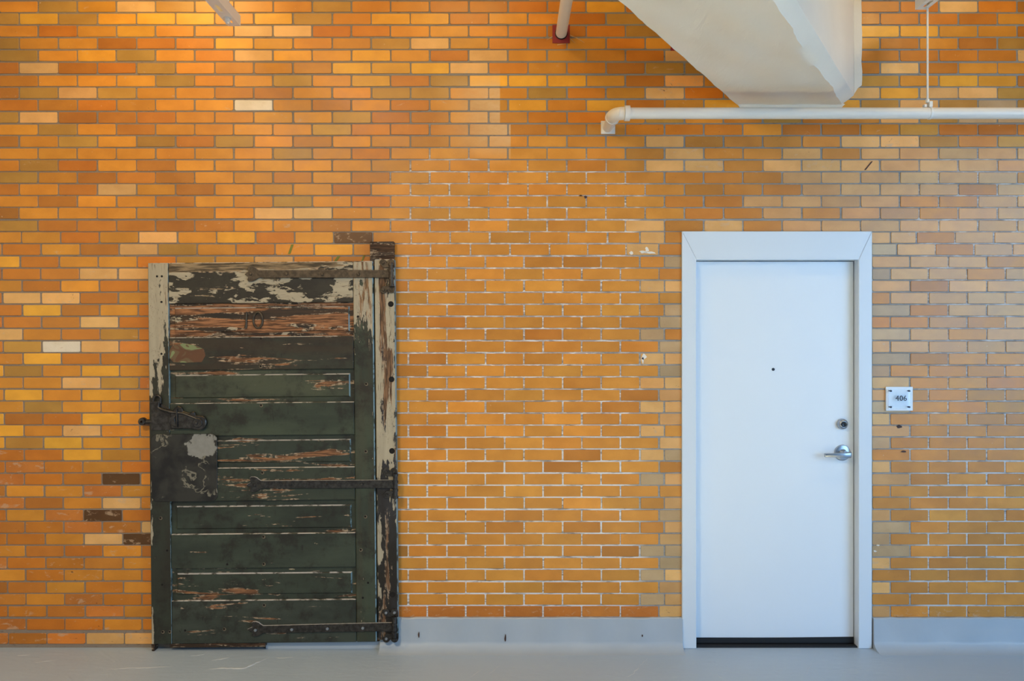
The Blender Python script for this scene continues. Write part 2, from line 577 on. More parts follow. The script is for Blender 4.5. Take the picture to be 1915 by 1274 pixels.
PAL = {'Y': (226, 162, 62), 'O': (208, 139, 55), 'A': (198, 121, 40), 'D': (186, 118, 50), 'T': (182, 136, 74), 'P': (218, 172, 108),
       'G': (184, 158, 120), 'W': (232, 222, 204), 'K': (96, 62, 26), 'R': (196, 120, 60), 'C': (208, 142, 70), 'N': (204, 158, 100),
       'B': (192, 126, 58), 'S': (198, 135, 68)}
GRID = {  # colours read brick by brick, first letter is the brick cut by the left edge of the picture
    0: 'OTYPTOOOTOOAAAA', 1: 'TYTYYYOYTOYYAOOA', 2: 'OAOYOOPPAAOOOAAA', 3: 'TOOAAAYYOOTPOAAO', 4: 'TOYTOAPYOYOAPOOOA',
    5: 'DPAATOOOOYYYPAOADT', 6: 'OOOOTOOTOYDTYYYOD', 7: 'DTPTOODDOOTTOO', 8: 'AOAOOOWODOAOOYO', 9: 'TPDDDOOOOTAAOBAA',
    10: 'OTODOOOOTAABBB', 11: 'DOTOTDTODOBB', 12: 'OOOOOOOTOA', 13: 'OTAODOOOOO', 14: 'TODDDOODO', 15: 'DODPODOOOD', 16: 'ODOODOOTO',
    17: 'DOOOOOOPPO', 18: 'TDDDDDOOD', 19: 'OOAOPOYAOK', 20: 'OAODPTOAOYO', 21: 'YAOOATTPOO', 22: 'DADPPOAA', 23: 'OAOAD', 24: 'APPDO', 25: 'AYDOA', 26: 'ADDPA',
    27: 'PODTA', 28: 'ATWPR', 29: 'OYAAD', 30: 'YTOYO', 31: 'OOPTR', 32: 'OYOYO', 33: 'OTOOA', 34: 'YDAYO', 35: 'YOPOO', 36: 'YTYYO', 37: 'AAYOA', 38: 'ARAOA',
    39: 'RAAKO', 40: 'DOORO', 41: 'RDOPO', 42: 'AORKA', 43: 'DARDP', 44: 'AAOPK', 45: 'ODAOD', 46: 'RAADO', 47: 'OAOOA', 48: 'DDOAO', 49: 'DORAA', 50: 'AADRO', 51: 'RAAOA', 52: 'RDRPP'}
GRID_RIGHT = {  # the same for the bricks right of x = 1600 (rows 0 to 9) or right of x = 1275 (rows 10 to 17)
    0: 'AAPAD', 1: 'OAAAO', 2: 'YYOOA', 3: 'OAODT', 4: 'AAAAP', 5: 'APAOO', 6: 'TOYYD', 7: 'PYPPT', 8: 'TPTGT', 9: 'SPTGG',
    10: 'AAODAOTDDD', 11: 'SSSSPPTSTN', 12: 'PSSPSPNNNN', 13: 'PSPPPNNNN', 14: 'BBBNNNNNN', 15: 'BBBNNNNSN', 16: 'BBNNNNSSN', 17: 'BBNSNNSNN'}  # in the course below the pipe, the dark right end holds its shade
WORN = set('PRKW')
right_index = {}


def letter(r, i, cx):
    if r in GRID_RIGHT and cx > (1600 if r < 10 else 1275) and cx < 1960:
        k = right_index[r] = right_index.get(r, -1) + 1
        if k < len(GRID_RIGHT[r]):
            return GRID_RIGHT[r][k]
    g = GRID.get(r)
    if g and i < len(g) and cx < 1300:
        return g[i]
    if r <= 9 and cx > 1600:
        return random.choice('AAOOOTYP' if r < 6 else 'OTNPN')
    if cx < 700 or r < 10:
        return random.choice('OOOOAATDYP')
    if r <= 10:
        return random.choice('BBAS' if cx < 1670 else 'DBD')  # darker right end paints in the shade of the pipe
    if 11 <= r <= 13 and 1200 < cx < 1690:
        return random.choice('PPPS')
    if 14 <= r <= 17:
        if cx < 1290:
            return 'C'
        return random.choice('BBCB') if cx < 1540 else random.choice('NNSN')
    if r == 18 and 1200 < cx < 1700:
        return random.choice('PSSPN')
    if 1200 < cx < 1300 or 1600 < cx < 1700:
        if cx > 1231 or r % 2 or cx > 1600:
            return random.choice('PPGNSNSG')
    if r == 50 and 745 < cx < 1240:
        return 'R'
    if cx < 1290:
        return 'C' if random.random() < 0.92 else 'B'
    if r < 29:
        return random.choice('NNNS')
    return random.choice('SSSC')


def brick_mesh(rnd, i):
    """front with clipped corners and a worn arris, 46 triangles; unit size 1 x 1, 0.09 deep"""
    cxr, czr = 0.010 + 0.012 * rnd, 0.035 + 0.045 * rnd
    j = lambda s: random.uniform(-s, s) * (0.4 + rnd)
    pts = []
    for sx, sz in ((-1, -1), (1, -1), (1, 1), (-1, 1)):
        a = (sx * (0.5 - cxr * random.uniform(.5, 1.6)), sz * 0.5 * (1 + j(0.025)))
        b = (sx * 0.5 * (1 + j(0.006)), sz * (0.5 - czr * random.uniform(.5, 1.6)))
        pts += [a, b] if sx * sz < 0 else [b, a]
    ax = 0.007
    az = 0.024
    vsx = [(x, 0.09, z) for x, z in pts] + [(x, 0.0016, z) for x, z in pts] + [(x - math.copysign(ax, x), 0.0, z - math.copysign(az, z)) for x, z in pts]
    fs = [tuple(range(16, 24))]
    for o in (0, 8):
        for k in range(8):
            q = (k + 1) % 8
            fs.append((o + k, o + q, o + 8 + q, o + 8 + k))
    return vsx, fs


BRICKS = {'old': [brick_mesh(1.0, i) for i in range(8)], 'new': [brick_mesh(0.35, i) for i in range(6)]}
BRICK_ME = {}
for kind_, lst in BRICKS.items():
    for i, (v_, f_) in enumerate(lst):
        me = bpy.data.meshes.new('brick')
        me.from_pydata(v_, [], f_)
        bm = bmesh.new()
        bm.from_mesh(me)
        bmesh.ops.recalc_face_normals(bm, faces=bm.faces)
        bm.to_mesh(me)
        bm.free()
        me.materials.append(M['brick'])
        BRICK_ME[(kind_, i)] = me

# mortar bed: slab with the door opening left free, its face 3 mm behind the bricks
xl, xr = X(-430), X(2350)
ox0, ox1, oz1 = X(OPEN[0]), X(OPEN[1]), Z(OPEN[2])
bm = bmesh.new()
for a, b, c, d in ((xl, ox0, -0.05, CEIL), (ox1, xr, -0.05, CEIL), (ox0, ox1, oz1, CEIL)):
    add_box(bm, a, b, 0.003, 0.22, c, d)
wall = bm_obj('wall_back', bm, M['mortar'])
tag(wall, 'ochre glazed brick wall with grey and white mortar joints', 'wall', kind='structure')

HIDE = [(278, 745, 490, 1215), (692, 742, 452, 500), (1275, 1632, 430, 1215), (1655, 1709, 722, 768), (1375, 1612, -300, 201), (1120, 2400, 200, 223), (-999, 2400, 1206, 1300), (745, 1280, 1154, 1300), (1630, 2400, 1153, 1300)]
allb = []
for r, top in rows:
    for i_, (x0, x1) in enumerate(row_joints(r)):
        first_vis = None
        x0 += GAPX / 2
        x1 -= GAPX / 2
        cxp = (x0 + x1) / 2
        y0, y1 = top, top + BH
        if y1 > 1206.5:
            continue
        allb.append([r, x0 + random.uniform(-.5, .5), x1 + random.uniform(-.5, .5), y0 + random.uniform(-.35, .35), y1 + random.uniform(-.35, .35), cxp])
# number the bricks of each row from the left picture edge
byrow = {}
for b in allb:
    if b[2] > 0:
        byrow.setdefault(b[0], []).append(b)
for r, lst in byrow.items():
    lst.sort(key=lambda b: b[5])
    for i, b in enumerate(lst):
        b.append(i)
SPECIAL = {(1218, 468): 'P', (655, 441): 'K', (187, 964): 'K', (275, 1013): 'K', (1760, 241): 'D', (1870, 241): 'D', (1900, 241): 'D'}  # the dark bricks just under the pipe carry its shade in their colour
done = []
for b in allb:
    r, x0, x1, y0, y1, cxp = b[:6]
    i = b[6] if len(b) > 6 else 999
    L_ = letter(r, i, cxp)
    for (sx, sy), sl in SPECIAL.items():
        if x0 < sx < x1 and y0 < sy < y1:
            L_ = sl
    c = PAL[L_]
    v = random.gauss(0, 0.032 if L_ in 'CBSN' else 0.042)
    hue = random.gauss(0, 0.012)
    c = tuple(max(0, min(255, k * (1 + v + h))) for k, h in zip(c, (hue * .4, -hue, -hue * 2.5)))
    old = cxp < 690 or r < 10 or cxp > 1200 and (r < 14 or 1200 < cxp < 1700)
    wear = random.uniform(0.1, 0.75) if old else random.uniform(0.0, 0.28)
    if cxp < 690 and r > 36:
        wear += 0.25
    if L_ in WORN:
        wear = min(1.0, wear + 0.35)
    if r >= 50 and cxp > 700:
        wear = 0.95
    cl = lin(c)
    pale_ = L_ in 'PGNW'
    done.append((b, (cl[0], cl[1] * (0.93 if pale_ else 0.95), cl[2] * (0.84 if pale_ else 0.52), max(0, min(1, wear))), 'old' if old else 'new'))


def visible(b):
    r, x0, x1, y0, y1 = b[:5]
    if x0 < 1 or x1 > 1914 or y0 < 1 or y1 > 1272:
        return False
    if y0 < 195 and x1 > 1160 + y0 * 1.118 and x0 < 1612:
        return False
    return not any(x0 < h[1] and x1 > h[0] and y0 < h[3] and y1 > h[2] for h in HIDE)


cand = [k for k, (b, c, s) in enumerate(done) if visible(b) and b[2] - b[1] > 60]
cand.sort(key=lambda k: math.hypot(done[k][0][5] - CX, (done[k][0][3] - CY) * 1.0))
single = set(cand[:300])
fv, ff, fc = [], [], []
for k, (b, c, s) in enumerate(done):
    r, x0, x1, y0, y1 = b[:5]
    wx, wz = X(x1) - X(x0), Z(y0) - Z(y1)
    cx_, cz_ = (X(x0) + X(x1)) / 2, (Z(y0) + Z(y1)) / 2
    vi = random.randrange(8 if s == 'old' else 6)
    dy = random.uniform(-0.0012, 0.0006)
    if k in single:
        o = bpy.data.objects.new('brick', BRICK_ME[(s, vi)])
        o.location = (cx_, dy, cz_)
        o.scale = (wx, 1, wz)
        o.color = c
        COL.objects.link(o)
        o.parent = wall
    else:
        V, Fc = BRICKS[s][vi]
        base = len(fv)
        fv += [(cx_ + x * wx, dy + y, cz_ + z * wz) for x, y, z in V]
        ff += [tuple(base + q for q in f) for f in Fc]
        fc += [c] * len(Fc)
field = mesh_obj('brick_field', fv, ff, M['brick_field'], wall)
at = field.data.color_attributes.new('col', 'FLOAT_COLOR', 'CORNER')
buf = []
for p, c in zip(field.data.polygons, fc):
    buf += list(c) * p.loop_total
at.data.foreach_set('color', buf)
tag(field, kind='stuff')


# marks on the brick
def blob(cx, cy, rx, ry, n=11, jit=0.45):
    return [(X(cx + rx * math.cos(a * 2 * math.pi / n) * random.uniform(1 - jit, 1 + jit)), Z(cy + ry * math.sin(a * 2 * math.pi / n) * random.uniform(1 - jit, 1 + jit))) for a in range(n)]


for (xa, ya, xb, yb, wd) in ((547, 457.5, 541, 475, 4.5), (634, 479, 627, 489, 5), (681, 478, 677, 489, 3)):
    prism('paint_mark', [(X(xa - wd / 2), Z(ya)), (X(xa + wd / 2), Z(ya)), (X(xb + wd / 2), Z(yb)), (X(xb - wd / 2), Z(yb))], -0.0022, 0.001, M['green_paint'], wall)
for (cx, cy, rx, ry) in ((1203, 471, 6, 3), (1181, 473, 4, 3), (1216, 473, 9, 2), (1210, 466, 4, 4), (1204, 668, 4, 5), (1202, 673, 2, 6), (1636, 1031, 3, 1.2), (1642, 1020, 3, 1.5)):
    prism('paint_splash', blob(cx, cy, rx, ry), -0.0024, 0.001, M['white_splash'], wall)
for (cx, cy, rx, ry) in ((1086, 366, 3, 1.2), (1095, 369, 3, 2), (1690, 845, 5, 2), (1682, 798, 5, 3)):
    prism('dark_mark', blob(cx, cy, rx, ry), -0.0024, 0.001, M['dark_mark'], wall)
prism('dark_mark', [(X(1616), Z(318)), (X(1619), Z(318)), (X(1632), Z(302)), (X(1629), Z(302))], -0.0026, 0.001, M['dark_mark'], wall)
for pts in (((1066, 66), (1078, 71), (1093, 80)), ((1064, 70), (1076, 81)), ((1034, 68), (1022, 75)), ((1042, 84), (1058, 82))):
    for (xa, ya), (xb, yb) in zip(pts, pts[1:]):
        prism('plaster_smear', [(X(xa), Z(ya - .9)), (X(xb), Z(yb - .2)), (X(xb), Z(yb + .2)), (X(xa), Z(ya + .7))], -0.0018, 0.001, M['smear'], wall)

# ------------------------------------------------------------------ floor, ceiling, curbs
fl = box_obj('floor', xl, xr, -7.0, 0.25, -0.12, 0.0, M['floor'])
tag(fl, 'grey painted concrete floor with trowelled ridges', 'floor', kind='structure')
ce = box_obj('ceiling', xl, xr, -7.0, 0.25, CEIL, CEIL + 0.15, M['ceiling'])
tag(ce, 'off white painted ceiling above the wall', 'ceiling', kind='structure')


def floor_pt(px, py):
    t = EYE / (py - CY)
    return ((px - CX) * t, -D + F * t)


def ridge(pts, r0):
    pts = [floor_pt(*p) for p in pts]
    fine = []
    for (xa_, ya_), (xb2, yb2) in zip(pts, pts[1:]):
        for k in range(6):
            u = k / 6
            fine.append((xa_ + (xb2 - xa_) * u + random.uniform(-.004, .004), ya_ + (yb2 - ya_) * u + random.uniform(-.004, .004)))
    fine.append(pts[-1])
    vs2, fs2 = [], []
    m2 = len(fine)
    for i, (x, y) in enumerate(fine):
        f = math.sin(math.pi * (i + .25) / (m2 - .5)) * random.uniform(.55, 1.15) * r0
        for k in range(5):
            a = math.pi * k / 4
            vs2.append((x + random.uniform(-.001, .001), y - f * 2.2 * math.cos(a), -0.0005 + f * 0.8 * math.sin(a)))
    for i in range(m2 - 1):
        for k in range(4):
            fs2.append((i * 5 + k, i * 5 + k + 1, i * 5 + 6 + k, i * 5 + 5 + k))
    mesh_obj('patch_ridge', vs2, fs2, M['ridge'], fl, True)


for pts_, r_ in ((((190, 1253), (240, 1250), (300, 1248), (332, 1246)), .003), (((385, 1252), (420, 1250), (458, 1250), (480, 1240), (508, 1229)), .006), (((510, 1230), (530, 1231), (550, 1229)), .003),
                 (((352, 1227), (372, 1226), (395, 1221)), .0025), (((394, 1235), (415, 1233), (432, 1229)), .004), (((378, 1228), (390, 1216)), .003), (((30, 1226), (60, 1225)), .0025), (((60, 1240), (110, 1234)), .0025),
                 (((870, 1273), (890, 1260), (905, 1250)), .002), (((912, 1262), (926, 1252), (938, 1242)), .0022), (((1158, 1272), (1182, 1262), (1198, 1245), (1217, 1226)), .0022), (((1508, 1266), (1518, 1236)), .0015), (((1342, 1262), (1352, 1272)), .0018)):
    ridge(pts_, r_)
box_obj('floor_fillet', X(498), X(714), -0.016, 0.002, -0.002, 0.043, M['curb'], fl, 0.004, 2)


def curb(name, px0, px1, label):
    top = Z(1154)
    prof = [(0.003, -0.02), (0.003, top), (-0.016, top), (-0.021, top - 0.005), (-0.024, 0.045)]
    for k in range(1, 10):
        a = k / 9 * math.pi / 2
        prof.append((-0.024 - 0.085 * (1 - math.cos(a)), 0.045 * (1 - math.sin(a))))
    prof.append((-0.125, -0.002))
    N = 60
    vs_, fs_ = [], []
    x0, x1 = X(px0), X(px1)
    for i in range(N + 1):
        x = x0 + (x1 - x0) * i / N
        dz = random.uniform(-0.0025, 0.0025)
        dy = 0.002 * math.sin(i * 0.7) + random.uniform(-0.0008, 0.0008)
        for q, (y, z) in enumerate(prof):
            vs_.append((x, y + (dy if 2 <= q < 5 else 0), z + (dz if 1 <= q <= 3 else 0)))
    m = len(prof)
    for i in range(N):
        for q in range(m):
            q2 = (q + 1) % m
            fs_.append((i * m + q, i * m + q2, (i + 1) * m + q2, (i + 1) * m + q))
    fs_.append(tuple(range(m)))
    fs_.append(tuple(N * m + q for q in range(m))[::-1])
    o = mesh_obj(name, vs_, fs_, M['curb'], None, True)
    return tag(o, label, 'baseboard', kind='structure')


base_l = curb('baseboard_left', 712, 1275, 'grey painted concrete curb between old green door and white door')
curb('baseboard_right', 1631, 2340, 'grey painted concrete curb right of the white door')

for cx, cy, rx, ry in ((945, 1190, 1.5, 6), (784.5, 1184, 1.2, 5), (1200, 1186, 1.0, 2)):
    prism('gouge', blob(cx, cy, rx, ry, 9, 0.3), -0.0285, -0.015, M['dark_mark'], base_l)

# ------------------------------------------------------------------ concrete beam
SK = 0.605
bz = Z(196)
xa, xb_, xc = X(1378), X(1575), X(1597)
zc = Z(178)
prof = []
for k in range(15):
    prof.append((xa + (xb_ - xa) * k / 14, bz))
prof += [(xb_ + (xc - xb_) * .5, bz + (zc - bz) * .5), (xc, zc)]
for k in range(1, 7):
    prof.append((xc, zc + (CEIL + 0.02 - zc) * k / 6))
for k in range(0, 7):
    prof.append((xa, CEIL + 0.02 + (bz - CEIL - 0.02) * k / 7))


def make_beam(shift, label):
    N, LEN = 110, 4.4
    vs_, fs_ = [], []
    ph = [random.uniform(0, 6) for _ in range(6)]
    for i in range(N + 1):
        d = -0.001 + LEN * i / N
        wob = 0.009 * math.sin(d * 7 + ph[0]) + 0.004 * math.sin(d * 23 + ph[1]) + random.uniform(-0.0025, 0.0025)
        wl = 0.002 * math.sin(d * 23 + ph[2]) + random.uniform(-0.0015, 0.0015)
        for q, (x, z) in enumerate(prof):
            ox = wob if q == 14 else (wl if q == 0 else 0)
            oz = random.uniform(-0.0012, 0.0012) + (0.004 * math.sin(d * 9 + ph[3]) * math.sin(q * .8) if 1 <= q <= 13 else 0)
            vs_.append((x + shift - SK * d + ox, -d, z + oz))
    m = len(prof)
    for i in range(N):
        for q in range(m):
            q2 = (q + 1) % m
            fs_.append((i * m + q, i * m + q2, (i + 1) * m + q2, (i + 1) * m + q))
    fs_.append(tuple(range(m)))
    fs_.append(tuple(N * m + q for q in range(m))[::-1])
    o = mesh_obj('ceiling_beam', vs_, fs_, M['plaster'], None, True)
    return tag(o, label, 'beam', kind='structure')


beam = make_beam(0.0, 'cream painted concrete beam running diagonally into the brick wall')
make_beam(2.95, 'added unseen diagonal beam that shades the upper right wall from daylight')  # out of view, added to keep window light off the wall top
# paint lapped on to the bricks around the beam end
edge = [(1596, -20), (1611, -20)]
for k in range(9):
    edge.append((1611 + random.uniform(-1, 1), 8 + k * 18))
edge += [(1611, 160), (1604, 165), (1597, 176)]
prism('paint_margin', [(X(x), Z(y)) for x, y in edge], -0.004, 0.002, M['plaster'], beam)
prism('paint_margin', [(X(x), Z(y)) for x, y in ((1378, 193), (1384, 203), (1410, 204), (1440, 203), (1480, 204), (1530, 203), (1572, 203), (1580, 195), (1574, 193))], -0.004, 0.002, M['plaster'], beam)

# ------------------------------------------------------------------ white steel door in its frame
door = empty('door_1', (X(1453), 0.05, 0), 'white steel apartment door with lever handle in wide white frame', 'door', kind='structure')
dl = Vector(door.location)
YF = -0.014


def place(o, par):
    o.parent = par
    o.matrix_parent_inverse = Matrix.Translation(-Vector(dl))
    return o


def jamb(name, pts, mat):
    o = prism(name, pts, YF, 0.18, mat, None, 0.004)
    return place(o, door)


fx0, fx1 = X(1275.5, YF), X(1631, YF)
ix0, ix1 = X(1302.5, YF), X(1605.5, YF)
ftop, fin = Z(432.5, YF), Z(486, YF)
jamb('door_jamb', [(fx0, 0.0), (ix0, 0.0), (ix0, fin), (fx0, ftop)], M['frame_white'])
jamb('door_jamb', [(ix1, 0.0), (fx1, 0.0), (fx1, ftop), (ix1, fin)], M['frame_white'])
jamb('door_head', [(fx0, ftop), (ix0, fin), (ix1, fin), (fx1, ftop)], M['frame_white'])
YD = 0.045
lz0 = Z(1193, YD)
leaf = box_obj('door_leaf', ix0 + 0.003, ix1 - 0.004, YD, YD + 0.045, lz0, fin - 0.004, M['door_white'], None, 0.002)
place(leaf, door)
sw = prism('door_sweep', [(ix0 + 0.003, 0.012), (ix1 - 0.004, 0.012), (ix1 - 0.004, lz0 + 0.006), (ix0 + 0.003, lz0 - 0.004)], YD - 0.006, YD + 0.03, M['black_rubber'], None, 0.002)
place(sw, door)
th = box_obj('threshold', ix0, ix1, 0.0, 0.18, -0.02, 0.008, M['black_rubber'])
place(th, door)
stop = box_obj('door_stop', ix0, ix1, YD + 0.046, YD + 0.13, 0.0, ftop, M['black_rubber'])
place(stop, door)


def on_leaf(o):
    o.parent = leaf
    o.matrix_parent_inverse = Matrix.Identity(4)
    return o


hx, hz = X(1446, YD), Z(691, YD)
on_leaf(lathe_y('peephole', hx, hz, [(0.0085, YD + .01), (0.0085, YD - 0.002), (0.007, YD - 0.004), (0.0052, YD - 0.004), (0.0045, YD - 0.001), (0, YD - 0.001)], M['dark_steel'], None, 20))
hx, hz = X(1574.5, YD), Z(793, YD)
on_leaf(lathe_y('deadbolt', hx, hz, [(0.031, YD + .01), (0.031, YD - 0.006), (0.029, YD - 0.018), (0.021, YD - 0.030), (0.018, YD - 0.031), (0.018, YD - 0.027), (0, YD - 0.027)], M['steel'], None, 40))
on_leaf(lathe_y('key_cylinder', hx, hz, [(0.0155, YD - .02), (0.0155, YD - 0.029), (0.0125, YD - 0.032), (0.009, YD - 0.030), (0, YD - 0.030)], M['dark_steel'], None, 28))
on_leaf(box_obj('key_slot', hx - 0.0013, hx + 0.0013, YD - 0.0312, YD - 0.028, hz - 0.008, hz + 0.006, M['hole']))
hx, hz = X(1575, YD), Z(847, YD)
on_leaf(lathe_y('handle_rose', hx, hz, [(0.046, YD + .01), (0.046, YD - 0.003), (0.043, YD - 0.009), (0.034, YD - 0.012), (0.022, YD - 0.013), (0.020, YD - 0.022), (0.0165, YD - 0.028), (0.0155, YD - 0.050), (0, YD - 0.050)], M['steel'], None, 48))
# lever: boxy bar, rounded by bevel, bending back towards the door at its end
sec = [(0.026, -0.058, 0.0165, 0.011), (0.020, -0.060, 0.0175, 0.013), (-0.02, -0.061, 0.0135, 0.012), (-0.06, -0.058, 0.0115, 0.010), (-0.092, -0.053, 0.011, 0.009), (-0.118, -0.046, 0.0105, 0.008)]
bm = bmesh.new()
prev = None
for dx, y, hh, ww in sec:
    zz = hz - 0.004 + dx * 0.03
    ring = []
    for k in range(12):
        a = k * math.pi / 6 + math.pi / 12
        ca, sa = math.cos(a), math.sin(a)
        se = lambda v: math.copysign(abs(v) ** 0.55, v)
        ring.append(bm.verts.new((hx + dx, YD + y + ww * se(ca) * .9, zz + hh * se(sa))))
    if prev:
        for k in range(12):
            bm.faces.new((prev[k], prev[(k + 1) % 12], ring[(k + 1) % 12], ring[k]))
    else:
        bm.faces.new(ring)
    prev = ring
bm.faces.new(prev[::-1])
on_leaf(bm_obj('lever', bm, M['steel'], None, True))

# ------------------------------------------------------------------ room number sign
sx0, sx1, sz0, sz1 = X(1655.5), X(1705.5), Z(768), Z(723.5)
sign = empty('room_sign', ((sx0 + sx1) / 2, 0, sz0), 'white room number sign reading 406 beside the white door', 'sign')


def sgn(o):
    o.parent = sign
    o.matrix_parent_inverse = Matrix.Translation(-Vector(sign.location))
    return o


sgn(box_obj('back_plate', sx0, sx1, -0.010, -0.001, sz0, sz1, M['sign_white'], None, 0.001))
YA = -0.024
ax0, ax1, az0, az1 = sx0 + 0.007, sx1 - 0.019, sz0 + 0.011, sz1 - 0.011
sgn(box_obj('front_plate', ax0, ax1, YA - 0.003, YA, az0, az1, M['acrylic'], None, 0.0006))
for px_, pz_ in ((ax0 + 0.011, az0 + 0.011), (ax1 - 0.011, az0 + 0.011), (ax0 + 0.011, az1 - 0.011), (ax1 - 0.011, az1 - 0.011)):
    sgn(lathe_y('standoff', px_, pz_, [(0.0034, -0.0095), (0.0034, YA - 0.004), (0.0056, YA - 0.0045), (0.0056, YA - 0.008), (0.004, YA - 0.0095), (0, YA - 0.0095)], M['dark_steel'], None, 16))


def text_mesh(ch, size, ext):
    cu = bpy.data.curves.new('digit', 'FONT')
    cu.body = ch
    cu.size = size
    cu.extrude = ext
    cu.resolution_u = 4
    o = bpy.data.objects.new('digit', cu)
    COL.objects.link(o)
    dg = bpy.context.evaluated_depsgraph_get()
    me = bpy.data.meshes.new_from_object(o.evaluated_get(dg))
    bpy.data.objects.remove(o)
    bpy.data.curves.remove(cu)
    return me


tx = X(1674.2, YA)
for ch in '406':
    me = text_mesh(ch, 0.0425, 0.0008)
    xs = [v.co.x for v in me.vertices]
    w0, w1 = min(xs), max(xs)
    for v in me.vertices:
        v.co = Vector((v.co.x - w0 + tx, YA - 0.0040 - v.co.z, v.co.y + Z(749.6, YA)))
    tx += w1 - w0 + 0.0035
    me.materials.clear()
    sgn(link_mesh('digit', me, M['ink']))

# ------------------------------------------------------------------ pipes
YP = -0.29
pz = Z(212, YP)
R2 = 0.0302
sp = empty('sprinkler_pipe', (X(1145), 0, pz), 'white horizontal sprinkler pipe crossing below the concrete beam', 'pipe')


def under(o, par):
    o.parent = par
    o.matrix_parent_inverse = Matrix.Translation(-Vector(par.location))
    return o


ex = X(1137.5)
ppx0 = X(1164, YP)
under(tube_obj('pipe', [(ppx0 - 0.02, YP, pz), (xr, YP, pz)], 0.0300, M['pipe_white'], None, 28), sp)
pts = []
RB = 0.055
exw = X(1149, YP)
wz_ = Z(236.5)
for k in range(9):
    a = k / 8 * math.pi / 2
    pts.append((exw + RB * (1 - math.cos(a)), YP + RB * (1 - math.sin(a)), pz))
under(tube_obj('elbow', [(exw, YP + RB + 0.03, pz)] + pts, 0.0345, M['pipe_white'], None, 28), sp)
under(tube_obj('collar', [(exw + RB - 0.002, YP, pz), (exw + RB + 0.026, YP, pz)], 0.041, M['pipe_white'], None, 28), sp)
under(tube_obj('collar', [(exw, YP + RB + 0.045, pz), (exw, YP + RB + 0.022, pz)], 0.039, M['pipe_white'], None, 28), sp)
under(tube_obj('pipe', [(exw, YP + RB + 0.03, pz), (exw, 0.02, pz)], 0.0300, M['pipe_white'], None, 28), sp)
under(box_obj('wall_plate', exw - 0.040, exw + 0.040, -0.007, 0.001, pz - 0.037, pz + 0.037, M['pipe_white'], None, 0.001), sp)


def channel(name, parent, xc_, y_end, y_far, z0, wd, ht, slots, mat):
    """open channel with its slotted web facing down, running along y; y_end is the end next to the wall"""
    bm = bmesh.new()
    t = 0.004
    x0, x1 = xc_ - wd / 2, xc_ + wd / 2
    add_box(bm, x0, x0 + t, y_far, y_end, z0, z0 + ht)
    add_box(bm, x1 - t, x1, y_far, y_end, z0, z0 + ht)
    sw_ = 0.009
    add_box(bm, x0 + t, xc_ - sw_, y_far, y_end, z0, z0 + t)
    add_box(bm, xc_ + sw_, x1 - t, y_far, y_end, z0, z0 + t)
    ys = [y_end] + [v for s in slots for v in s] + [y_far]
    for a, b in zip(ys[::2], ys[1::2]):
        add_box(bm, xc_ - sw_, xc_ + sw_, b, a, z0, z0 + t)
    for a, b in slots:       # rounded slot ends
        for yy, sg_ in ((a, -1), (b, 1)):
            for side in (-1, 1):
                vsx = [(xc_ + side * sw_, yy), (xc_ + side * sw_ * .35, yy), (xc_ + side * sw_, yy + sg_ * 0.010)]
                lo = [bm.verts.new((x, y, z0)) for x, y in vsx]
                hi = [bm.verts.new((x, y, z0 + t)) for x, y in vsx]
                bm.faces.new(lo)
                bm.faces.new(hi[::-1])
                for k in range(3):
                    bm.faces.new((lo[k], lo[(k + 1) % 3], hi[(k + 1) % 3], hi[k]))
    add_box(bm, x0 + t, x0 + t + 0.008, y_far, y_end, z0 + ht - t, z0 + ht)
    add_box(bm, x1 - t - 0.008, x1 - t, y_far, y_end, z0 + ht - t, z0 + ht)
    return under(bm_obj(name, bm, mat), parent)


# hanger at right: channel above, rod, ring round the pipe
hx = X(1734.5, YP)
hz0 = Z(14, YP)
hg = empty('pipe_hanger', (hx, YP, pz), 'white pipe hanger with thin rod and ring holding the horizontal pipe', 'hanger')
channel('channel', hg, hx - 0.020, YP + 0.03, -2.6, hz0, 0.062, 0.055, [(YP - 0.0, YP - 0.09), (YP - 0.16, YP - 0.25), (YP - 0.32, YP - 0.41)], M['strut_white'])
under(tube_obj('rod', [(hx, YP, pz + R2 + 0.035), (hx, YP, CEIL)], 0.0052, M['strut_white'], None, 12), hg)
under(tube_obj('rod', [(hx - 0.02, -2.3, hz0 - 0.01), (hx - 0.02, -2.3, CEIL)], 0.0052, M['strut_white'], None, 12), hg)
bm = bmesh.new()
ring = []
for k in range(33):
    a = k / 32 * 2 * math.pi
    for rr, xx in ((0.0302, -0.006), (0.0318, -0.006), (0.0318, 0.006), (0.0302, 0.006)):
        ring.append(bm.verts.new((hx + xx + 0.012, YP + rr * math.cos(a), pz + rr * math.sin(a))))
for k in range(32):
    for q in range(4):
        bm.faces.new((ring[k * 4 + q], ring[k * 4 + (q + 1) % 4], ring[k * 4 + 4 + (q + 1) % 4], ring[k * 4 + 4 + q]))
under(bm_obj('ring', bm, M['strut_white'], None, True), hg)
under(box_obj('clip', hx + 0.004, hx + 0.022, YP - 0.014, YP + 0.014, pz + 0.03, pz + 0.062, M['strut_white'], None, 0.002), hg)
under(box_obj('clip', hx - 0.022, hx - 0.008, YP - 0.012, YP + 0.012, pz + 0.03, pz + 0.046, M['strut_white'], None, 0.002), hg)
under(tube_obj('nut', [(hx, YP, pz + 0.056), (hx, YP, pz + 0.074)], 0.0105, M['strut_white'], None, 6, False), hg)

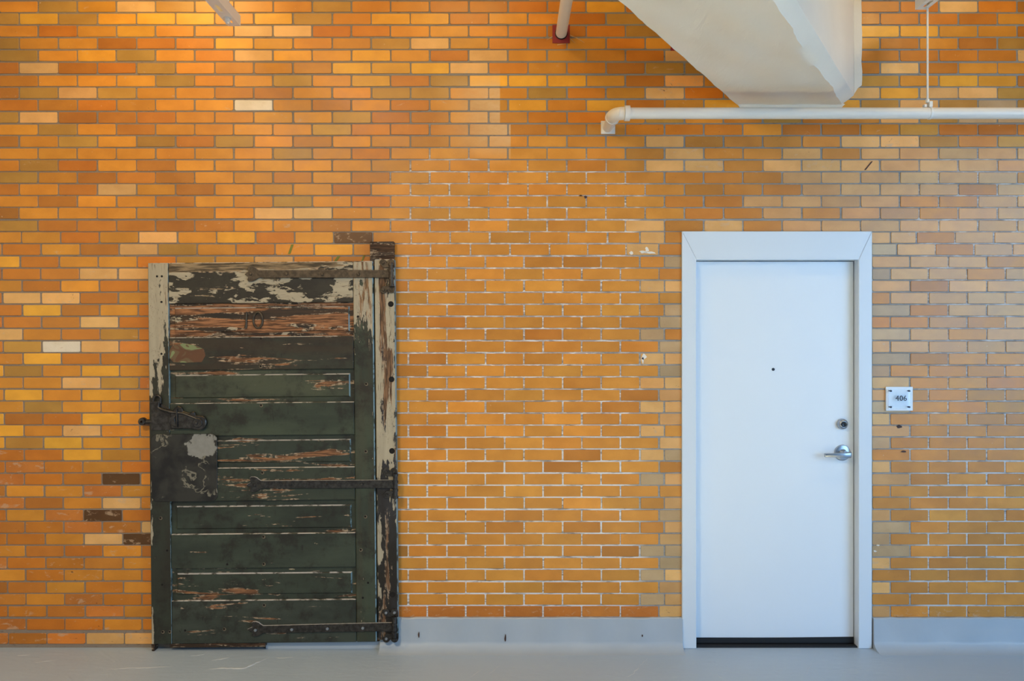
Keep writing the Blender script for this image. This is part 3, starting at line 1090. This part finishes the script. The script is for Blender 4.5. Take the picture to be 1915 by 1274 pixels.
# channel at upper left with a bolt
YS = -0.30
cx_ = X(438.5, YS)
cz0 = Z(49, YS)
st = empty('strut_channel', (cx_, YS, cz0), 'grey white slotted metal channel with bolt at upper left', 'channel')
channel('channel', st, cx_, YS, -2.6, cz0, 0.065, 0.056, [(YS - 0.035, YS - 0.115), (YS - 0.185, YS - 0.275), (YS - 0.345, YS - 0.435)], M['strut_white'])
by = YS - 0.105
under(tube_obj('washer', [(cx_, by, cz0 + 0.001), (cx_, by, cz0 - 0.004)], 0.021, M['strut_white'], None, 20), st)
under(tube_obj('nut', [(cx_, by, cz0 - 0.003), (cx_, by, cz0 - 0.019)], 0.0145, M['strut_white'], None, 6, False), st)
under(tube_obj('rod', [(cx_, by, cz0 - 0.030), (cx_, by, CEIL)], 0.0085, M['strut_white'], None, 14), st)
under(tube_obj('rod', [(cx_, -2.3, cz0 - 0.01), (cx_, -2.3, CEIL)], 0.0085, M['strut_white'], None, 14), st)

# pipe through the wall with a red sealing plate
wx_, wzp = X(1049.5), Z(63)
wp = empty('wall_pipe', (wx_, 0, wzp), 'cream pipe leaving the wall through a red square plate', 'pipe')
under(tube_obj('pipe', [(wx_, 0.02, wzp), (wx_, -3.2, wzp)], 0.0315, M['pipe_white'], None, 28), wp)
under(box_obj('wall_plate', X(1033), X(1065.5), -0.005, 0.001, Z(81), Z(47), M['red'], None, 0.001), wp)
under(lathe_y('seal', wx_, wzp, [(0.030, -0.004), (0.0355, -0.004), (0.0355, -0.012), (0.030, -0.012)], M['hole'], None, 28), wp)
wx2, wz2 = X(1270), Z(78)
wp2 = empty('pipe_stub', (wx2, 0, wz2), 'dark red plate of a capped pipe half hidden by the beam', 'pipe')
under(box_obj('wall_plate', X(1254), X(1286), -0.005, 0.001, Z(95), Z(61), M['red'], None, 0.001), wp2)
under(lathe_y('capped_pipe', wx2, wz2, [(0.031, 0.01), (0.031, -0.09), (0.027, -0.096), (0, -0.096)], M['pipe_white'], None, 24), wp2)

# ------------------------------------------------------------------ old freight door hung on the wall
TH = -0.0097
YO = -0.055
K = (D + YO) / F
fd = empty('freight_door', ((503.5 - CX) * K, 0, 0), 'weathered dark green panelled wooden door with peeling paint and iron strap hinges', 'door', kind='thing')
fd.rotation_euler = (0, TH, 0)


def lx(px):
    return (px - 500.0) * K


def lz(py):
    return EYE + (CY - py) * K


def part(o, par=None):
    o.parent = par or fd
    return o


YB, YFR, YPN = -0.008, YO, YO + 0.016
LS, RS0, RS1 = (280.5, 318.0), 663.0, 701.0
VT, VB = 490.0, 1203.0
P = {}
P['top'] = mat_peel('paint top rail', 'x', (0.50, 0.45), (0.68, 0.40), (DARK, (50, 46, 36)), (1.98, 2.19), 1.3, 9.0, woodcol=(150, 128, 98))
P['lstile'] = mat_peel('paint left stile', 'z', (0.66, 0.38), (0.74, 0.60), (GREEN, (46, 44, 34)), (1.05, 2.1), 5.2, 12.0, woodcol=(142, 116, 88), xbias=(lx(282), lx(294), 0.16))
P['rstile'] = mat_peel('paint right stile', 'z', (0.66, 0.36), (0.70, 0.60), (GREEN, GREEN2), (1.25, 2.1), 8.1, 12.0, woodcol=(142, 108, 76), brown=0.2)
P['post'] = mat_peel('paint hinge post', 'z', (0.60, 0.42), (0.60, 0.55), (DARK, (54, 52, 54)), (0.4, 1.75), 2.7, 12.0, woodcol=(134, 100, 72), xbias=(lx(704), lx(718), 0.10))
P['panel1'] = mat_peel('paint first panel', 'x', (0.57, 0.57), (0.47, 0.47), (DARK, (62, 45, 30)), (0, 2), 3.9, 13.0, 6.5, woodcol=(160, 110, 74), brown=0.6)
P['rail2'] = mat_peel('paint second rail', 'x', (0.66, 0.66), (0.60, 0.60), ((44, 42, 33), (56, 58, 46)), (0, 2), 6.6, 12.0, brown=0.3)
P['panel2'] = mat_peel('paint second panel', 'x', (0.68, 0.68), (0.61, 0.61), (GREEN, (72, 76, 58)), (0, 2), 9.4, 14.0)
P['rail3'] = mat_peel('paint third rail', 'x', (0.66, 0.66), (0.65, 0.65), (GREEN, GREEN2), (0, 2), 11.7, 14.0)
P['panel3'] = mat_peel('paint third panel', 'x', (0.70, 0.70), (0.575, 0.575), (GREEN, (54, 60, 50)), (0, 2), 14.2, 14.0)
P['rail4'] = mat_peel('paint fourth rail', 'x', (0.68, 0.68), (0.58, 0.58), (GREEN, (58, 64, 52)), (0, 2), 17.0, 14.0)
P['panel4'] = mat_peel('paint fourth panel', 'x', (0.72, 0.72), (0.61, 0.61), ((44, 49, 40), (58, 66, 54)), (0, 2), 20.4, 14.0)
P['rail5'] = mat_peel('paint fifth rail', 'x', (0.72, 0.72), (0.68, 0.68), ((46, 52, 43), (62, 70, 57)), (0, 2), 23.0, 14.0)
P['panel5'] = mat_peel('paint fifth panel', 'x', (0.70, 0.70), (0.565, 0.565), (GREEN, (58, 66, 54)), (0, 2), 26.3, 14.0)
P['bottom'] = mat_peel('paint bottom rail', 'x', (0.69, 0.69), (0.63, 0.63), ((48, 53, 45), (64, 70, 60)), (0, 2), 29.9, 14.0)
P['brownwood'] = mat_peel('dark brown wood', 'x', (0.8, 0.8), (0.50, 0.50), ((48, 32, 20), (66, 46, 30)), (0, 2), 31.0, 10.0, woodcol=(84, 58, 38))
P['edge'] = mat_paint('old olive edge paint', (86, 80, 48), 0.6, 0.2)


def mat_lit_edge(name, pale, base, lo, hi):
    """arris with a patchy pale coat, painting edge light over the worn green"""
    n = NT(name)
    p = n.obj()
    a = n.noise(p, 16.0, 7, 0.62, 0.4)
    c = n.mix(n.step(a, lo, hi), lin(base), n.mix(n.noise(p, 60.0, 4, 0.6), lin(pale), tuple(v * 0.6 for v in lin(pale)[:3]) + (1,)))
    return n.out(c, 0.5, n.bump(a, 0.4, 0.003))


P['lit_edge_right'] = mat_lit_edge('blue lit edge', (134, 162, 170), GREEN, 0.40, 0.50)  # cool side light painted into the right-facing edges
P['lit_edge_top'] = mat_lit_edge('pale lit edge', (200, 193, 186), (60, 58, 48), 0.40, 0.52)  # light from above painted as a pale coat on upper edges


def light_edges(o, right=True):
    """colour the right-hand and upper arrises of a board as if catching light"""
    o.data.materials.append(P['lit_edge_right'])
    o.data.materials.append(P['lit_edge_top'])
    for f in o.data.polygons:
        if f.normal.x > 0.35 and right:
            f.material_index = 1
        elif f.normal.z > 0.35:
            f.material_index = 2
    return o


def fbox(name, a, b, c, d, mat, y0=YFR, y1=YB, bev=0.0022, par=None):
    return part(box_obj(name, lx(a), lx(b), y0, y1, lz(d), lz(c), mat, None, bev), par)


fbox('back_board', 276.0, 703.5, 500, 1198, P['edge'], YO + 0.028, -0.003, 0.001)
light_edges(fbox('stile', LS[0], LS[1] - 0.4, VT, VB, P['lstile'], bev=0.0012))
light_edges(fbox('stile', RS0 + 0.4, RS1, VT, VB, P['rstile'], bev=0.005))
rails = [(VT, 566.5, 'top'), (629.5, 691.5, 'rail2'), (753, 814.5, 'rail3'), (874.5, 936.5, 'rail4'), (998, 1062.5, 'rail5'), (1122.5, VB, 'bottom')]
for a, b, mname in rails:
    light_edges(fbox('rail', LS[1], RS0, a, b, P[mname], YFR + 0.0008, bev=0.0035), False)
panels = [(566.5, 629.5, 574, 621), (691.5, 753, 700, 744), (814.5, 874.5, 823, 866), (936.5, 998, 946, 989.5), (1062.5, 1122.5, 1072, 1112.5)]
for i, (a, b, fa, fb) in enumerate(panels):
    x0, x1 = lx(LS[1]), lx(RS0)
    f0, f1 = lx(327.5), lx(655.5)
    z0, z1, g0, g1 = lz(b), lz(a), lz(fb), lz(fa)
    yr, yf = YPN, YPN - 0.009
    s_ = 0.006
    V = [(x0, yr, z0), (x1, yr, z0), (x1, yr, z1), (x0, yr, z1),
         (f0, yr, g0), (f1, yr, g0), (f1, yr, g1), (f0, yr, g1),
         (f0 + s_, yf, g0 + s_), (f1 - s_, yf, g0 + s_), (f1 - s_, yf, g1 - s_), (f0 + s_, yf, g1 - s_),
         (x0, YB, z0), (x1, YB, z0), (x1, YB, z1), (x0, YB, z1)]
    FS = [(8, 9, 10, 11)]
    for o1 in (0, 4):
        for k in range(4):
            q = (k + 1) % 4
            FS.append((o1 + k, o1 + q, o1 + 4 + q, o1 + 4 + k))
    for k in range(4):
        q = (k + 1) % 4
        FS.append((k, q, 12 + q, 12 + k))
    FS.append((12, 13, 14, 15))
    light_edges(part(mesh_obj('panel', V, FS, P['panel%d' % (i + 1)], None)))
# hinge post with its dark bare top
post = light_edges(fbox('hinge_post', 703.5, 741.5, 487, 1200, P['post'], YO + 0.004, bev=0.004))
fbox('post_top', 695.0, 740.0, 453.5, 499, P['brownwood'], YO + 0.008, YB, 0.002)
fbox('foot_block', 313, 492, 1203.2, 1211, P['brownwood'], YO + 0.006, -0.004, 0.002)
part(prism('edge_strip', [(lx(279), lz(1203.5)), (lx(286), lz(1203.5)), (lx(284), 0.001), (lx(280), 0.001)], YO + 0.004, -0.004, P['brownwood']))

# iron number on the first panel
y_n = YPN - 0.009
part(tube_obj('numeral', [(lx(463.5), y_n - 0.004, lz(583)), (lx(463.2), y_n - 0.005, lz(590)), (lx(462.5), y_n - 0.005, lz(606)), (lx(461.5), y_n - 0.004, lz(613.5))], [0.0042, 0.0062, 0.0062, 0.0085], M['iron_rust'], None, 10))
bm = bmesh.new()
NR = 36
ringv = []
for k in range(NR):
    a = k / NR * 2 * math.pi
    cxr, czr = lx(484.5) + 0.026 * math.cos(a), lz(598.5) + 0.044 * math.sin(a)
    tr = 0.0066
    nx, nz = math.cos(a), math.sin(a) * 0.6
    l_ = math.hypot(nx, nz)
    nx, nz = nx / l_, nz / l_
    ringv.append([bm.verts.new((cxr + nx * tr * math.cos(q * math.pi / 4), y_n - 0.003 - tr * math.sin(q * math.pi / 4), czr + nz * tr * math.cos(q * math.pi / 4))) for q in range(8)])
for k in range(NR):
    for q in range(8):
        bm.faces.new((ringv[k][q], ringv[k][(q + 1) % 8], ringv[(k + 1) % NR][(q + 1) % 8], ringv[(k + 1) % NR][q]))
part(bm_obj('numeral', bm, M['iron_rust'], None, True))


def bolt(px, py, r, y, mat, par, name='bolt'):
    o = lathe_y(name, lx(px), lz(py), [(r, y + 0.004), (r, y - 0.002), (r * 0.8, y - 0.0045), (0, y - 0.0058)], mat, None, 14)
    return part(o, par)


def strap(x_tip, y_tip, xh, bar_l, bar_r, xr_, yl0, yl1, yr0, yr1, bolts, mat, boltmat, pin, lobes_up, lobes_dn):
    """spear-ended strap hinge; px measures; heights at the head (yl) and at the pin (yr)"""
    ym = (yl0 + yl1) / 2
    out = [(x_tip, y_tip - .6), (xh - 9, ym - 4.5), (xh - 10.5, yl0 - 5), (xh - 8, yl0 - 7.5), (xh - 2, yl0 - 7.5), (xh + 3, yl0 - 6), (xh + 7, yl0 - 2.5), (xh + 11, yl0),
           (xr_, yr0), (xr_, yr1), (xh + 11, yl1), (xh + 7, yl1 + 2.5), (xh + 3, yl1 + 5), (xh - 2, yl1 + 6.5), (xh - 8, yl1 + 6.5), (xh - 10.5, yl1 + 4), (xh - 9, ym + 4.5), (x_tip, y_tip + .6)]
    s = part(prism('hinge_strap', [(lx(a), lz(b)) for a, b in out], YO - 0.011, YO - 0.001, mat, None, 0.0016))
    s.data.materials.append(M['rust_lit_edge'] if mat == M['iron_rust'] else M['iron_lit_edge'])
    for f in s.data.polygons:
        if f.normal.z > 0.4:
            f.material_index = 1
    for bx_, by_ in bolts:
        bolt(bx_, by_, 0.0095, YO - 0.0105, boltmat, s)
    # plate on the post, two-lobed at each end
    for (u0, u1, l0, l1, flip) in ((lobes_up[0], lobes_up[1], lobes_up[2], lobes_up[3], 1), (lobes_dn[0], lobes_dn[1], lobes_dn[2], lobes_dn[3], -1)):
        w_ = u1 - u0
        h_ = l1 - l0
        loc = []
        for k in range(7):
            a = math.pi - k / 6 * math.pi
            loc.append((u0 + w_ * 0.24 + w_ * 0.24 * math.cos(a), l0 + h_ * 0.45 - h_ * 0.45 * math.sin(a)))
        loc.append((u0 + w_ * 0.5, l0 + h_ * 0.30))
        for k in range(7):
            a = math.pi - k / 6 * math.pi
            loc.append((u0 + w_ * 0.76 + w_ * 0.24 * math.cos(a), l0 + h_ * 0.45 - h_ * 0.45 * math.sin(a)))
        loc += [(u1, l1), (u0 + w_ * 0.25, l1)]
        if flip < 0:
            loc = [(x, l1 - (y - l0)) for x, y in loc]
        pl = part(prism('hinge_plate', [(lx(a), lz(b)) for a, b in loc], YO - 0.006, YO + 0.004, mat, None, 0.0015))
        yy = l0 + h_ * 0.45 if flip > 0 else l1 - h_ * 0.45
        bolt(u0 + w_ * 0.25, yy, 0.009, YO - 0.006, boltmat, pl)
        bolt(u0 + w_ * 0.77, yy, 0.009, YO - 0.006, boltmat, pl)
    bx_, b0, b1 = pin
    yb = YO - 0.014
    pn = part(tube_obj('hinge_pin', [(lx(bx_), yb, lz(b0)), (lx(bx_), yb, lz(b1))], 0.0125, mat, None, 16))
    hgt = b1 - b0
    for f_ in (0.0, 0.28, 0.62, 0.90):
        part(tube_obj('hinge_knuckle', [(lx(bx_), yb, lz(b0 + hgt * f_)), (lx(bx_), yb, lz(b0 + hgt * (f_ + 0.09)))], 0.0165, mat, None, 16), pn)


# heights below are taken straightened by the door's small tilt
T = lambda px, py: py + 0.0097 * (px - 500)
strap(459 + 3.4, 513, 474 + 3.4, 0, 0, 735, 505.4, 519.8, 507.5, 522, [(473, 512.5), (540, 513.5), (607, 514.5), (674, 515)], M['iron_rust'], M['iron_rust'], (735.5, 495, 538), (713, 741.5, 487, 503), (713, 741.5, 537, 551))
strap(461, 907, 478, 0, 0, 741, 898.5, 913.0, 899.5, 915, [(477, 906.5), (543, 906.5), (610, 907), (677, 907)], M['iron'], M['iron'], (739.5, 888, 934), (715, 743, 877, 893), (716, 742, 920, 934))
strap(460.5, 1176, 479, 0, 0, 735, 1169, 1183, 1165.5, 1182, [(475.5, 1177.5), (543.5, 1177), (610, 1176), (676, 1175.5)], M['iron'], M['steel'], (735, 1154, 1199), (712, 742, 1141, 1156), (712, 742, 1187, 1204))

# square iron lock plate with rounded corners
px0, px1, py0, py1, rc = 283.5, 406.5, 810.5, 936.5, 11
out = []
for cx, cy, a0 in ((px1 - rc, py0 + rc, 0), (px0 + rc, py0 + rc, 90), (px0 + rc, py1 - rc, 180), (px1 - rc, py1 - rc, 270)):
    for k in range(7):
        a = math.radians(a0 + (k / 6) * 90)
        out.append((cx + rc * math.cos(a), cy - rc * math.sin(a)))


def mat_lock():
    n = NT('worn lock plate')
    p = n.obj()
    a = n.noise(p, 9.0, 6, 0.55, 0.6)
    c = n.mix(n.step(n.noise(p, 7.0, 5, 0.55, 0.3), 0.42, 0.60), lin((26, 24, 22)), lin((50, 48, 42)))
    rim = n.math('MULTIPLY', n.step(a, 0.50, 0.515), n.step(a, 0.545, 0.53))
    c = n.mix(n.math('MULTIPLY', rim, n.step(n.noise(p, 5.0, 3, 0.5), 0.5, 0.56)), c, lin((122, 116, 100)))
    xz = n.xyz(p)
    dx = n.math('SUBTRACT', xz[0], lx(381))
    dz = n.math('SUBTRACT', xz[2], lz(832))
    d = n.math('SQRT', n.math('ADD', n.math('MULTIPLY', dx, dx), n.math('MULTIPLY', n.math('MULTIPLY', dz, dz), 1.6)))
    d = n.math('ADD', d, n.math('MULTIPLY', n.math('SUBTRACT', n.noise(p, 22.0, 6, 0.6), 0.5), 0.16))
    mk = n.step(d, 0.088, 0.078)
    c = n.mix(mk, c, n.mix(n.noise(p, 30.0, 5, 0.6), lin((150, 148, 140)), lin((118, 116, 110))))
    nm = n.bump(n.math('ADD', n.noise(p, 20.0, 5, 0.6), n.math('MULTIPLY', mk, -0.4)), 0.25, 0.004)
    return n.out(c, 0.42, nm, metal=0.1)


lp = part(prism('lock_plate', [(lx(a), lz(b)) for a, b in out], YO - 0.005, YO - 0.0005, mat_lock(), None, 0.0015))

# cast latch above the lock plate
la = part(prism('latch', [(lx(a), lz(b)) for a, b in ((284, 748), (300, 752), (320, 764), (324, 800), (318, 803), (284, 803))], YO - 0.004, YO - 0.0005, M['iron'], None, 0.0015))
body = []
for a, b in ((322, 771), (331, 760), (336, 757), (343, 760), (346, 767), (358, 771), (363, 768), (367, 769), (369, 775)):
    body.append((a, b))
for k in range(9):
    a = math.radians(55 - k / 8 * 150)
    body.append((374.5 + 14.5 * math.cos(a), 788.5 - 14.5 * math.sin(a)))
body += [(355, 800), (324, 800), (321, 790)]
part(prism('latch_cover', [(lx(a), lz(b)) for a, b in body], YO - 0.022, YO - 0.003, M['iron'], None, 0.005), la)
inner = []
for k in range(24):
    a = k / 24 * 2 * math.pi
    inner.append((373 + 9 * math.cos(a), 789 - 9 * math.sin(a)))
part(prism('latch_boss', [(lx(a), lz(b)) for a, b in inner], YO - 0.028, YO - 0.02, M['iron'], None, 0.003), la)
bolt(371, 789.5, 0.010, YO - 0.028, M['iron'], la)
part(prism('latch_rib', [(lx(a), lz(b)) for a, b in ((333.5, 762), (336.5, 762), (336.5, 797), (333.5, 794))], YO - 0.031, YO - 0.018, M['iron'], None, 0.002), la)
part(prism('latch_lip', [(lx(a), lz(b)) for a, b in ((319, 782), (326, 775), (334, 774), (331, 780), (333, 788), (336, 797), (328, 794), (320, 790))], YO - 0.029, YO - 0.015, M['iron'], None, 0.003), la)
part(tube_obj('latch_arm', [(lx(300), YO - 0.012, lz(748)), (lx(298.5), YO - 0.014, lz(760)), (lx(306), YO - 0.016, lz(764)), (lx(324), YO - 0.018, lz(769)), (lx(345), YO - 0.022, lz(771)), (lx(366), YO - 0.024, lz(779)), (lx(380), YO - 0.022, lz(786))], [0.008, 0.0085, 0.009, 0.0085, 0.0075, 0.006, 0.003], M['iron'], None, 12), la)
hook = [(lx(289), YO - 0.014, lz(750))]
for k in range(9):
    a = math.radians(170 - k / 8 * 190)
    hook.append((lx(297 + 6.5 * math.cos(a)), YO - 0.015, lz(744 - 6.5 * math.sin(a))))
part(tube_obj('latch_hook', hook + [(lx(303), YO - 0.013, lz(752))], [0.004] + [0.0062] * 10, M['iron'], None, 10), la)
part(prism('latch_ledge', [(lx(a), lz(b)) for a, b in ((285, 749), (302, 748.5), (302, 751), (285, 751))], YO - 0.020, YO - 0.002, M['iron'], None, 0.001), la)
# bolt that sticks out past the left edge
part(tube_obj('latch_bolt', [(lx(287), YO + 0.012, lz(787.5)), (lx(272), YO + 0.012, lz(787.5))], 0.0145, M['iron'], None, 16), la)
part(lathe_y('bolt_eye', lx(266), lz(786.5), [(0.006, YO - 0.008), (0.019, YO - 0.006), (0.022, YO + 0.002), (0.022, YO + 0.024), (0.018, YO + 0.03), (0.006, YO + 0.03), (0.006, YO - 0.008)], M['iron'], None, 24), la)

# bolt holes and screw holes
M['pale_ring'] = mat_paint('pale bare ring', (128, 114, 92), 0.8, 0.15)
for px_, py_ in ((733.5, 571), (733.5, 712), (733, 846), (731.5, 1115)):
    part(lathe_y('bolt_hole', lx(px_), lz(py_), [(0.0165, YO + 0.0045), (0.0155, YO + 0.0030), (0.012, YO + 0.0032), (0.010, YO + 0.0036), (0, YO + 0.0036)], M['hole'], None, 18))
for px_, py_, rr in ((697, 516, 0), (686, 720, 1), (684, 846, 1), (682, 968, 1), (673, 1030, 1), (686, 1092, 0), (297, 515, 0), (306, 515, 0), (305, 563, 0), (304, 660, 0), (489, 758, 1), (489, 685, 1), (490, 633, 0),
                     (299, 967, 1), (311, 1028, 0), (301, 1092, 0), (490, 884, 1), (491, 1004, 1), (491, 1055, 1), (423, 1055, 0), (491, 1132, 1), (416, 1176, 1), (301, 1180, 1), (314, 1180, 1), (343, 1178, 0), (676, 1120, 0), (672, 594, 1)):
    y_s = YO + (0.0008 if 318 < px_ < 663 else 0.0)
    h = part(lathe_y('screw_hole', lx(px_), lz(py_), [(0.0062, y_s + 0.001), (0.0062, y_s - 0.0008), (0, y_s - 0.0008)], M['hole'], None, 12))
    if rr:
        part(lathe_y('chipped_ring', lx(px_ + 0.5), lz(py_ + 0.5), [(0.0095, y_s + 0.001), (0.0095, y_s - 0.0004), (0, y_s - 0.0004)], M['pale_ring'], None, 12), h)


# scar of older green and brown paint on the second rail
def mat_scar():
    n = NT('layered paint scar')
    p = n.obj()
    nz = n.noise(n.scale(p, (0.5, 1, 1.2)), 9.0, 2, 0.4, 1.6)
    f = n.math('PINGPONG', n.math('MULTIPLY', nz, 7.0), 1.0)
    c = n.mix(n.step(f, 0.55, 0.62), lin((98, 78, 52)), lin((118, 128, 86)))
    c = n.mix(n.step(f, 0.25, 0.18), c, lin((92, 58, 34)))
    return n.out(c, 0.6, n.bump(f, 0.3, 0.003))


sc_ = [(318.5, 655), (324, 645), (345, 641), (368, 645), (383, 652), (386, 664), (379, 676), (350, 677), (326, 676), (319, 668)]
part(prism('paint_scar', [(lx(a), lz(b)) for a, b in sc_], YO + 0.0002, YO + 0.004, mat_scar(), None, 0.0004))
